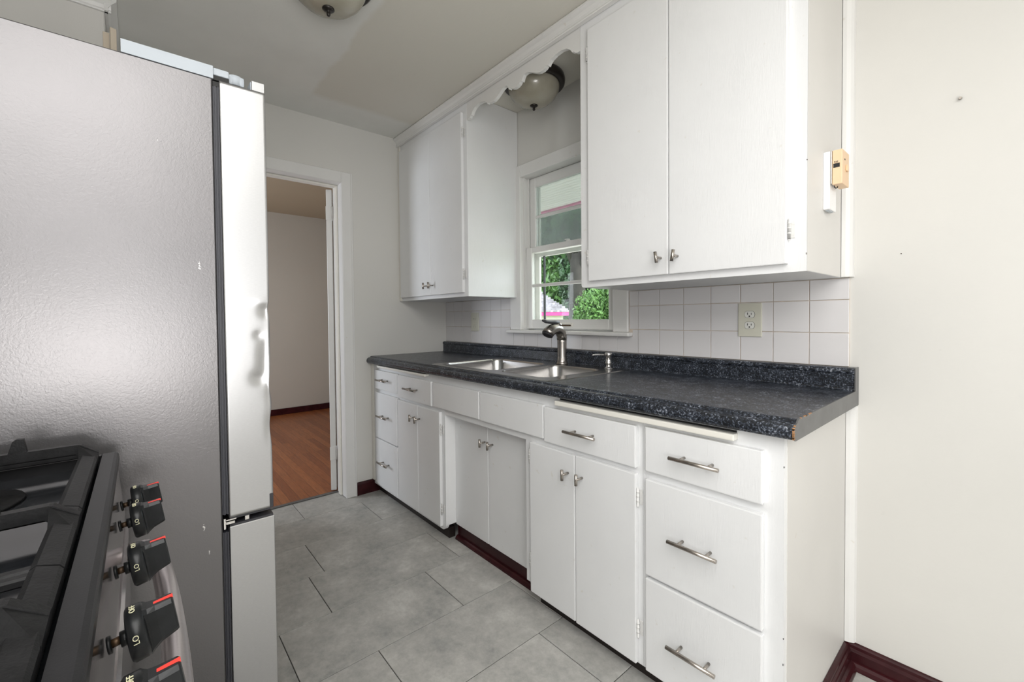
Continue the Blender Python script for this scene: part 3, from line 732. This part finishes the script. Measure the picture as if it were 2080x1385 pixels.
# ================================================================ RACEWAY AND SWITCH BOX
rw = thing('cable_cover', 'white vertical plastic cable cover on side of the right upper cabinet', 'cable cover', (-.043,-.2,1.47))
MB().box(-.0434, -.0275, -.238, -.166, 1.472, 1.640, bev=.0015).build('cover', 'raceway', rw)
MB().box(-.040, -.031, -.225, -.180, 1.4695, 1.4719).build('end_slot', 'hinge_grey', rw)
sb = thing('switch_box', 'almond plastic switch box fixed to the white cable cover', 'switch box', (-.02,-.2,1.53))
MB().box(-.0273, -.0225, -.234, -.160, 1.545, 1.640, bev=.0008).build('back_plate', 'chrome', sb)
MB().box(-.0222, .0015, -.236, -.158, 1.541, 1.640, bev=.002, seg=2).build('housing', 'almond', sb)
MB().box(-.0195, -.0045, -.2366, -.2361, 1.589, 1.601).build('display_window', 'slot', sb)
mk = MB()
for k in range(3): mk.box(-.0175+k*.0035, -.0155+k*.0035, -.2364, -.2361, 1.6045, 1.6075)
mk.box(-.0165,-.0095,-.2364,-.2361,1.6025,1.6033)
mk.build('printed_mark', 'slot', sb)
MB().box(.0016, .0060, -.200, -.180, 1.583, 1.600, bev=.001).build('button', 'almond', sb)
MB().box(.0016, .0021, -.213, -.205, 1.612, 1.616).build('indicator', 'slot', sb)
wr = MB().tube([(-.020,-.222,1.541),(-.020,-.222,1.536),(-.018,-.214,1.534),(-.016,-.205,1.537),(-.016,-.204,1.541)], .0012, 6); wr.build('wire', 'slot', sb)

# ================================================================ CEILING LIGHTS
def dome_light(x, y, label, s=1.0):
    o = thing('ceiling_light', label, 'ceiling light', (x,y,CEIL), 'flush ceiling lights')
    MB().lathe([(.0,-.0005),(.150*s,-.0005),(.158*s,-.006),(.162*s,-.022),(.160*s,-.040),(.150*s,-.048),(.130*s,-.042)], (x,y,CEIL), seg=48).build('pan', 'bronze', o)
    MB().lathe([(.132*s,-.040),(.134*s,-.050),(.130*s,-.072),(.116*s,-.098),(.090*s,-.122),(.060*s,-.137),(.028*s,-.143),(.0,-.144)], (x,y,CEIL), seg=48).build('glass_bowl', 'alabaster', o)
    MB().lathe([(.0,-.139),(.020*s,-.141),(.021*s,-.146),(.014*s,-.151),(.006,-.153),(.006,-.158),(.0075,-.163),(.005,-.169),(.0,-.171)], (x,y,CEIL), seg=20).build('finial', 'bronze', o)
dome_light(-1.245, -1.265, 'frosted glass dome ceiling light in the middle of the ceiling')
dome_light(-1.290, -.195, 'frosted glass dome light behind the scalloped valance over the sink')

# ================================================================ REFRIGERATOR
fr = thing('refrigerator', 'stainless refrigerator with dented door edge and grey textured side', 'refrigerator', (-1.3,-2.0,0))
FX = -.85
MB().box(-1.76, FX, -2.44, -1.668, .03, 1.716, bev=.003).build('body', 'fridge_side', fr)
gk = MB()
for (a, b, i) in ((-1.6675,-1.6645,.004),(-1.6645,-1.6615,.001),(-1.6615,-1.6585,.005),(-1.6585,-1.6555,.002)):
    gk.box(-1.752, FX-i, a, b, .06, .664); gk.box(-1.752, FX-i, a, b, .706, 1.700)
gk.build('door_gasket', 'gasket', fr)
MB().box(-1.75, FX-.004, -1.667, -1.655, 1.7005, 1.712).build('gasket_corner', 'slot', fr)
# door with dents: displaced side grid
def dent_x(y, z):
    d = 0
    for (cy, cz, sy, sz, a) in ((-1.567,1.185,.012,.014,-.006),(-1.572,1.205,.02,.008,.002),(-1.585,1.125,.008,.008,-.003),(-1.572,1.060,.012,.050,-.006),(-1.585,1.02,.014,.016,-.005),(-1.563,.985,.006,.030,-.003),(-1.562,.90,.008,.03,-.004)):
        d += a*math.exp(-((y-cy)/sy)**2-((z-cz)/sz)**2)
    return d
def dent_y(z):
    return -.006*math.exp(-((z-1.19)/.02)**2)*.5 - .003*math.exp(-((z-1.00)/.03)**2) + .0015*math.exp(-((z-.96)/.02)**2) - .0035*math.exp(-((z-.90)/.035)**2)
m = MB(); bm = m.bm
ny, nz = 20, 170; ya, yb_, za, zb = -1.6545, -1.560, .697, 1.7145
g = [[bm.verts.new((FX + dent_x(ya+(yb_-ya)*i/ny, za+(zb-za)*k/nz), ya+(yb_-ya)*i/ny + (dent_y(za+(zb-za)*k/nz) if i == ny else 0), za+(zb-za)*k/nz)) for k in range(nz+1)] for i in range(ny+1)]
for i in range(ny):
    for k in range(nz):
        f = bm.faces.new([g[i][k], g[i+1][k], g[i+1][k+1], g[i][k+1]]); f.smooth = True
x2 = -1.303
fb = [bm.verts.new((x2, v.co.y, v.co.z)) for v in g[ny]]
for k in range(nz): f = bm.faces.new([g[ny][k], fb[k], fb[k+1], g[ny][k+1]]); f.smooth = True
bl = [bm.verts.new((x2, ya, z)) for z in (za, zb)]
bm.faces.new([g[i][nz] for i in range(ny+1)] + [fb[nz], bl[1]]); bm.faces.new([g[i][0] for i in range(ny+1)] + [fb[0], bl[0]])
bm.faces.new([g[0][k] for k in range(nz+1)] + [bl[1], bl[0]]); bm.faces.new(fb + [bl[1], bl[0]])
door_r = m.build('door', 'door_steel', fr)
MB().box(x2, FX, -1.5885, -1.5605, 1.7145, 1.7375, bev=.001).build('door_cap', 'door_steel', door_r)
MB().box(x2, FX-.006, -1.5900, -1.5886, 1.7146, 1.736).build('cap_back', 'hinge_grey', door_r)
MB().box(-1.0, FX+.0006, -1.5685, -1.5594, .6965, .732, bev=.001).build('corner_cap', 'fridge_dark', door_r)
MB().box(-1.759, -1.307, -1.6545, -1.560, .697, 1.7145, bev=.002).build('door', 'door_steel', fr)
dz_ = MB().box(-1.759, FX, -1.6545, -1.5575, .05, .6745, bev=.0015).build('freezer_drawer', 'door_steel', fr)
MB().box(-1.75, FX-.003, -1.653, -1.560, .6747, .6795).build('drawer_top', 'fridge_dark', dz_)
MB().box(-1.75, FX-.003, -1.653, -1.566, .6915, .6969).build('door_underside', 'fridge_dark', fr)
hc = MB(); hc.prism([(-1.826,1.7165),(-1.666,1.7165),(-1.666,1.7445),(-1.826,1.7435)], 'x', -1.02, FX-.001)
hc.build('hinge_cover', 'hinge_grey', fr)
hh = MB(); hh.box(-.96, FX-.004, -1.6655, -1.634, 1.727, 1.7435, bev=.003, seg=2)
hh.lathe([(.019,0),(.019,.022),(.017,.024)], (-.885,-1.618,1.7235), seg=20); hh.box(-.90,-.868,-1.636,-1.600,1.7235,1.7455, bev=.004, seg=2)
hh.build('hinge_arm', 'hinge_grey', fr)
MB().lathe([(.0115,0),(.0115,.014)], (-.880,-1.612,1.7148), seg=14).build('hinge_pin', 'slot', fr)
MB().box(-1.0, FX-.006, -1.667, -1.634, 1.7165, 1.7268).build('hinge_base', 'slot', fr)
ph = MB(); ph.box(-.93, FX+.0015, -1.6665, -1.6615, .672, .697, bev=.0008); ph.box(-.93, FX+.0015, -1.6615, -1.643, .682, .688, bev=.0008); ph.box(-.93, FX+.0008, -1.6615, -1.640, .6905, .6935, bev=.0005)
ph.box(-.875, FX-.004, -1.622, -1.612, .680, .6912, bev=.0008)
ph.build('centre_hinge', 'chrome', fr)
for x in (-1.70,-.92):
    for y in (-1.71,-2.39): MB().box(x-.03,x+.03,y-.03,y+.03,.0005,.03).build('foot', 'fridge_dark', fr)
# wood strips standing on the refrigerator
for (x, y, h, rz) in ((-1.705,-1.876,.452,.1),(-1.690,-1.857,.466,.35)):
    st_ = MB().box(-.004,.004,-.0085,.0085,0,h,bev=.0008).build('wood_strip','stick'); st_.location = (x,y,1.7168); st_.rotation_euler = (0,0,rz)
    tag(st_, 'beige wood strip standing on top of the refrigerator, '+('shorter of the two' if h < .46 else 'taller of the two'), 'wood strip', 'wood strips on the refrigerator')
# tall cupboard beyond the refrigerator
pc = thing('tall_cupboard', 'off white tall cupboard seen above the refrigerator', 'cupboard', (-2.18,-2.2,0))
MB().box(XL+.0015, -1.925, YN+.0015, -1.886, .0005, CEIL-.001, bev=.003).build('carcass', 'paint_side', pc)
MB().box(XL+.03, -1.96, -1.8858, -1.870, .08, 2.30, bev=.003).build('door', 'paint_side', pc)
cr = MB(); cprof = [(0,2.352),(.010,2.352),(.013,2.357),(.010,2.363),(.016,2.374),(.028,2.388),(.036,2.396),(.037,2.4085),(0,2.4085)]
cr.prism([(-1.9248+a, z) for a, z in cprof], 'y', YN+.002, -1.886+.020)
cr.prism([(-1.8855+a, z) for a, z in cprof], 'x', XL+.002, -1.9248+.020)
cr.build('crown', 'paint_trim', pc)

# ================================================================ GAS RANGE
rg = thing('gas_range', 'black and stainless gas range in the near corner with knobs on its front', 'range', (-.38,-2.15,0))
RX0, RX1 = -.760, .000
MB().box(RX0+.004, RX1-.004, -2.46, -1.862, .03, .885, bev=.003).build('body', 'enamel', rg)
m = MB()
m.prism([(-1.8665,.915),(-1.850,.915),(-1.8455,.9135),(-1.8435,.910),(-1.843,.900),(-1.8445,.889),(-1.852,.8865),(-1.8665,.8865)], 'x', RX0, RX1)
m.box(RX0, RX0+.016, -2.46, -1.8665, .8865, .915, bev=.0015); m.box(RX1-.016, RX1, -2.46, -1.8665, .8865, .915, bev=.0015); m.box(RX0+.016, RX1-.016, -2.46, -2.43, .8865, .915)
ckt = m.build('cooktop_rim', 'enamel', rg)
MB().box(RX0+.016, RX1-.016, -2.43, -1.8665, .8866, .8975).build('cooktop', 'well', rg)
MB().prism([(-1.862,.8860),(-1.8455,.8860),(-1.8370,.796),(-1.840,.790),(-1.862,.790)], 'x', RX0+.006, RX1-.006).build('control_panel', 'range_steel', rg)
MB().box(RX0+.008, RX1-.008, -1.8618, -1.832, .16, .780, bev=.004).build('oven_door', 'range_steel', rg)
MB().box(RX0+.008, RX1-.008, -1.8618, -1.838, .04, .150, bev=.004).build('storage_drawer', 'range_steel', rg)
# burners
for bx, by, br in ((-.62,-2.02,.045),(-.62,-2.29,.035),(-.38,-2.15,.05),(-.15,-2.02,.05),(-.15,-2.29,.035)):
    MB().lathe([(br+.03,0),(br+.028,.004),(br,.006),(br,.014),(br-.006,.022),(0,.022)], (bx,by,.8977), seg=28).build('burner', 'iron', rg)
# grates
def grate(x0, x1, rib, prongs=(-1.968,-2.33)):
    m = MB(); ZL, ZH = .9285, .9450; y0, y1 = -2.425, -1.8705
    fr_ = [(-1.894,ZL),(-1.889,ZL+.003),(y1-.003,ZL-.002),(y1,ZL-.006),(y1,ZL-.018),(-1.894,ZL-.020)]
    m.prism(fr_, 'x', x0, x1)
    for xa, xb in ((x0, x0+.012), (x1-.012, x1)): m.box(xa, xb, y0, -1.890, ZL-.009, ZL, bev=.002)
    m.box(x0, x1, y0, y0+.02, ZL-.016, ZL, bev=.003)
    m.prism([(y0,ZL-.004),(y0,ZH),(-1.896,ZH),(-1.8925,ZH-.001),(y1+.0005,ZL-.002),(y1,ZL-.010),(-1.893,ZL-.008),(-1.90,ZH-.016),(y0,ZH-.016)], 'x', rib, rib+.013)
    # the sloping shoulder between the rib and the front member
    b = m.bm
    v = [b.verts.new(p) for p in ((rib+.012,-1.896,ZH-.0005),(rib+.050,-1.8935,ZL-.001),(rib+.050,y1+.0004,ZL-.006),(rib+.012,y1+.0004,ZL-.0025))]
    v2 = [b.verts.new((p.co.x, p.co.y, ZL-.015)) for p in v]
    b.faces.new(v); [b.faces.new([v[k], v[(k+1)%4], v2[(k+1)%4], v2[k]]) for k in range(4)]; b.faces.new(v2)
    m.box(x0+.010, x1-.010, -2.154, -2.142, ZL-.014, ZH-.006, bev=.002)
    for yy in (-2.03, -2.27):
        m.box(x0+.010, x0+.060, yy-.005, yy+.005, ZL-.012, ZH-.002, bev=.002); m.box(x1-.060, x1-.010, yy-.005, yy+.005, ZL-.012, ZH-.002, bev=.002)
    for yy in prongs:
        m.prism([(yy-.013,ZH-.003),(yy-.007,ZH+.019),(yy-.002,ZH+.023),(yy+.006,ZH+.022),(yy+.010,ZH-.003)], 'x', rib+.001, rib+.011)
    for fx in (x0+.01, x1-.01):
        for fy in (-1.885, -2.41): m.box(fx-.005, fx+.005, fy-.005, fy+.005, .898, ZL-.012)
    return m.build('grate', 'iron', rg)
grate(-.738, -.436, -.738); grate(-.433, -.264, -.412, prongs=(-1.945,-2.33)); grate(-.261, -.022, -.180, prongs=(-2.05,-2.33))
# knobs on exposed stems
for i, kx in enumerate((-.655, -.560, -.400, -.240, -.128)):
    zc = .845
    T = Matrix.Translation((kx, -1.8265, zc)) @ Matrix.Rotation(math.radians(9), 4, 'X')
    m = MB()
    m.lathe([(.0,.003),(.0245,.003),(.0265,.005),(.0262,.0155),(.0245,.0175),(.018,.0185),(.0,.0185)], (0,0,0), axis='y', seg=32)
    prev = None
    for (yy, w, zb_, zt_) in ((.0170,.013,-.0255,.0240),(.0205,.0105,-.0225,.0222),(.027,.0092,-.0185,.0215),(.0405,.0082,-.0150,.0210),(.0420,.0070,-.0140,.0200)):
        ring = [m.bm.verts.new((px, yy, pz)) for px, pz in ((-w*.7,zb_),(w*.7,zb_),(w,zb_+.004),(w,zt_-.004),(w*.7,zt_),(-w*.7,zt_),(-w,zt_-.004),(-w,zb_+.004))]
        if prev: [m.bm.faces.new([prev[q], prev[(q+1)%8], ring[(q+1)%8], ring[q]]) for q in range(8)]
        else: m.bm.faces.new(ring)
        prev = ring
    m.bm.faces.new(prev)
    bmesh.ops.transform(m.bm, matrix=T, verts=m.bm.verts)
    k = m.build('knob', 'knob', rg)
    p = MB(); p.box(-.0022, .0022, .0250, .0424, .0195, .0216); bmesh.ops.transform(p.bm, matrix=T, verts=p.bm.verts); p.build('pointer', 'red', k)
    for s_txt, a in (('OFF', 84), ('LO', 14)):
        a_ = math.radians(a); r_ = .0268
        # lettering runs round the rim: advance along circumference, tops toward the panel
        nrm = Vector((math.cos(a_), 0, math.sin(a_))); adv = Vector((-math.sin(a_), 0, math.cos(a_))); upv = Vector((0,-1,0))
        Rm = Matrix((adv, upv, nrm)).transposed().to_4x4()
        pos = Vector((r_*math.cos(a_), .0100, r_*math.sin(a_)))
        text(s_txt, .0068, (0,0,0), T @ Matrix.Translation(pos) @ Rm, 'lettering', k)
    q = MB(); q.lathe([(.0042,-.011),(.0042,-.003)], (0,0,0), axis='y', seg=14, mi=1); q.lathe([(.0085,-.0135),(.0085,-.0105),(.006,-.0100)], (0,0,0), axis='y', seg=14); q.lathe([(.0075,-.0035),(.0075,.0035)], (0,0,0), axis='y', seg=14)
    bmesh.ops.transform(q.bm, matrix=T, verts=q.bm.verts); q.build('stem', ['knob', 'grime'], k)
# bowed oven handle
hp = [(-.700,-1.834,.742)] + [(-.38+.32*math.cos(PI-PI*t), -1.815+.033*math.sin(PI*t)**.7, .742) for t in [.0+.02*k for k in range(1,50)]] + [(-.060,-1.834,.742)]
hm = MB().tube(hp, .0145, 16)
hm.build('oven_handle', 'handle_steel', rg)

# ================================================================ OUTSIDE
struct('ground_lawn', MB().box(-60, 40, .3, 80, -.75, -.6), 'grass', 'green lawn outside the window')
struct('bounce_slab', MB().box(-14, 6, .2, 9, -.62, -.58), 'bounce_slab', 'added pale concrete slab that bounces light onto the soffit')  # unseen pale slab, added to throw sunlight up at the soffit
ev = MB()
ev.box(-9, 3, .142, 1.70, 2.345, 2.36)
eave = struct('eave_soffit', ev, 'soffit', 'white soffit of the roof overhang seen through the upper sash')
for k in range(26):
    MB().box(-9, 3, .15+k*.06, .15+k*.06+.0025, 2.3425, 2.3449).build('soffit_bead', 'siding', eave) if k < 26 else None
struct('fascia', MB().box(-9, 3, 1.70, 1.725, 2.325, 2.47), 'magenta', 'magenta fascia board of the roof overhang')
HT = Matrix.Translation((-19.85, 21.9, 0)) @ Matrix.Rotation(math.radians(43.6), 4, 'Z')
nh = thing('neighbor_house', 'neighbouring house with grey shingle roof and magenta eaves', 'house', (-25,22,-.6))
def hb(mb, name, mat, par=None):
    bmesh.ops.transform(mb.bm, matrix=HT, verts=mb.bm.verts); return mb.build(name, mat, par or nh)
hb(MB().box(-11.5, -.55, .6, 10, -.6, 1.27), 'walls', 'siding')
hb(MB().box(-12, 0, 0, 10.5, 1.27, 1.52), 'eaves', 'magenta')
rf = MB(); b = rf.bm
e = [b.verts.new(p) for p in ((-12,0,1.525),(0,0,1.525),(0,10.5,1.525),(-12,10.5,1.525))]
r1, r2 = b.verts.new((-6.8,5.25,5.2)), b.verts.new((-5.25,5.25,5.2))
b.faces.new([e[0],e[1],r2,r1]); b.faces.new([e[1],e[2],r2]); b.faces.new([e[2],e[3],r1,r2]); b.faces.new([e[3],e[0],r1])
roof = hb(rf, 'roof', 'shingle')
shg = MB()
for row in range(26):
    t = row/26; z = 1.53+3.67*t; y = 5.25*t; x = -5.25*t
    while x > -6.5:
        w = .25+random.random()*.22
        shg.box(x-w+.015, x, y-.02, y+.17, z+.005, z+.10+random.random()*.07)
        x -= w + (.2 if random.random() < .25 else 0)
tag(hb(shg, 'shingle_courses', 'shingle', roof), kind='stuff')
def leaves(n, c, r, size, mat, name, parent, lobes=9):
    cs = [np.array(c)+rng.normal(size=3)*np.array(r)*.45 for _ in range(lobes)]
    P = []
    for i in range(n):
        cc = cs[i % lobes]; v = rng.normal(size=3); v /= np.linalg.norm(v)
        P.append(cc + v*np.array(r)*(.38+.24*rng.random()))
    P = np.array(P)
    a = rng.normal(size=(n,3)); a /= np.linalg.norm(a, axis=1)[:,None]; a[:,2] -= .35
    b2 = np.cross(a, rng.normal(size=(n,3))); b2 /= np.linalg.norm(b2, axis=1)[:,None]
    s = size*(.6+.8*rng.random((n,1)))
    v0 = P - a*s; v1 = P + b2*s*.5; v2 = P + a*s; v3 = P - b2*s*.5
    V = np.stack([v0,v1,v2,v3], 1).reshape(-1,3)
    me = bpy.data.meshes.new(name); me.vertices.add(4*n); me.vertices.foreach_set('co', V.ravel())
    me.loops.add(4*n); me.loops.foreach_set('vertex_index', np.arange(4*n)); me.polygons.add(n)
    me.polygons.foreach_set('loop_start', np.arange(0,4*n,4)); me.polygons.foreach_set('loop_total', np.full(n,4)); me.update(); me.validate()
    me.materials.append(M[mat]); o = bpy.data.objects.new(name, me); COL.objects.link(o)
    o.parent = parent; o.matrix_parent_inverse = parent.matrix_world.inverted(); tag(o, kind='stuff'); return o
def tree(x, y, h, tr, crown, r, n, size, mat, label, lobes=9):
    t = thing('tree', label, 'tree', (x,y,-.6), 'trees outside the window')
    MB().tube([(x,y,-.6),(x+.1,y,h*.35),(x-.15,y+.1,h*.7)], [tr,tr*.8,tr*.4], 12).build('trunk', 'bark', t)
    br = MB()
    for k in range(6):
        a = k*1.05; br.tube([(x,y,h*.3+k*.2),(x+math.cos(a)*r[0]*.5,y+math.sin(a)*r[1]*.5,crown[2]+r[2]*.1)], [tr*.4,tr*.12], 6)
    br.build('branches', 'bark', t)
    leaves(n, crown, r, size, mat, 'foliage', t, lobes)
tree(-7.15, 9.0, 3.4, .10, (-7.15,9.0,1.1), (.85,.9,1.45), 26000, .055, 'leaf', 'bright green maple tree nearest the window', 14)
tree(-12.4, 13.5, 9, .42, (-12.4,13.5,7.6), (4.5,3.2,3.2), 22000, .21, 'leaf_dark', 'dark tree with a thick trunk behind the maple', 12)
tree(-42, 46, 13, .4, (-42,46,8), (7,3.0,8), 42000, .42, 'leaf', 'tall pale green tree beyond the neighbouring roof', 14)
tree(-28.3, 37, 14, .4, (-28.3,37,7), (4.6,2.2,7), 40000, .32, 'leaf_dark', 'tall dark tree filling the middle of the upper sash', 14)
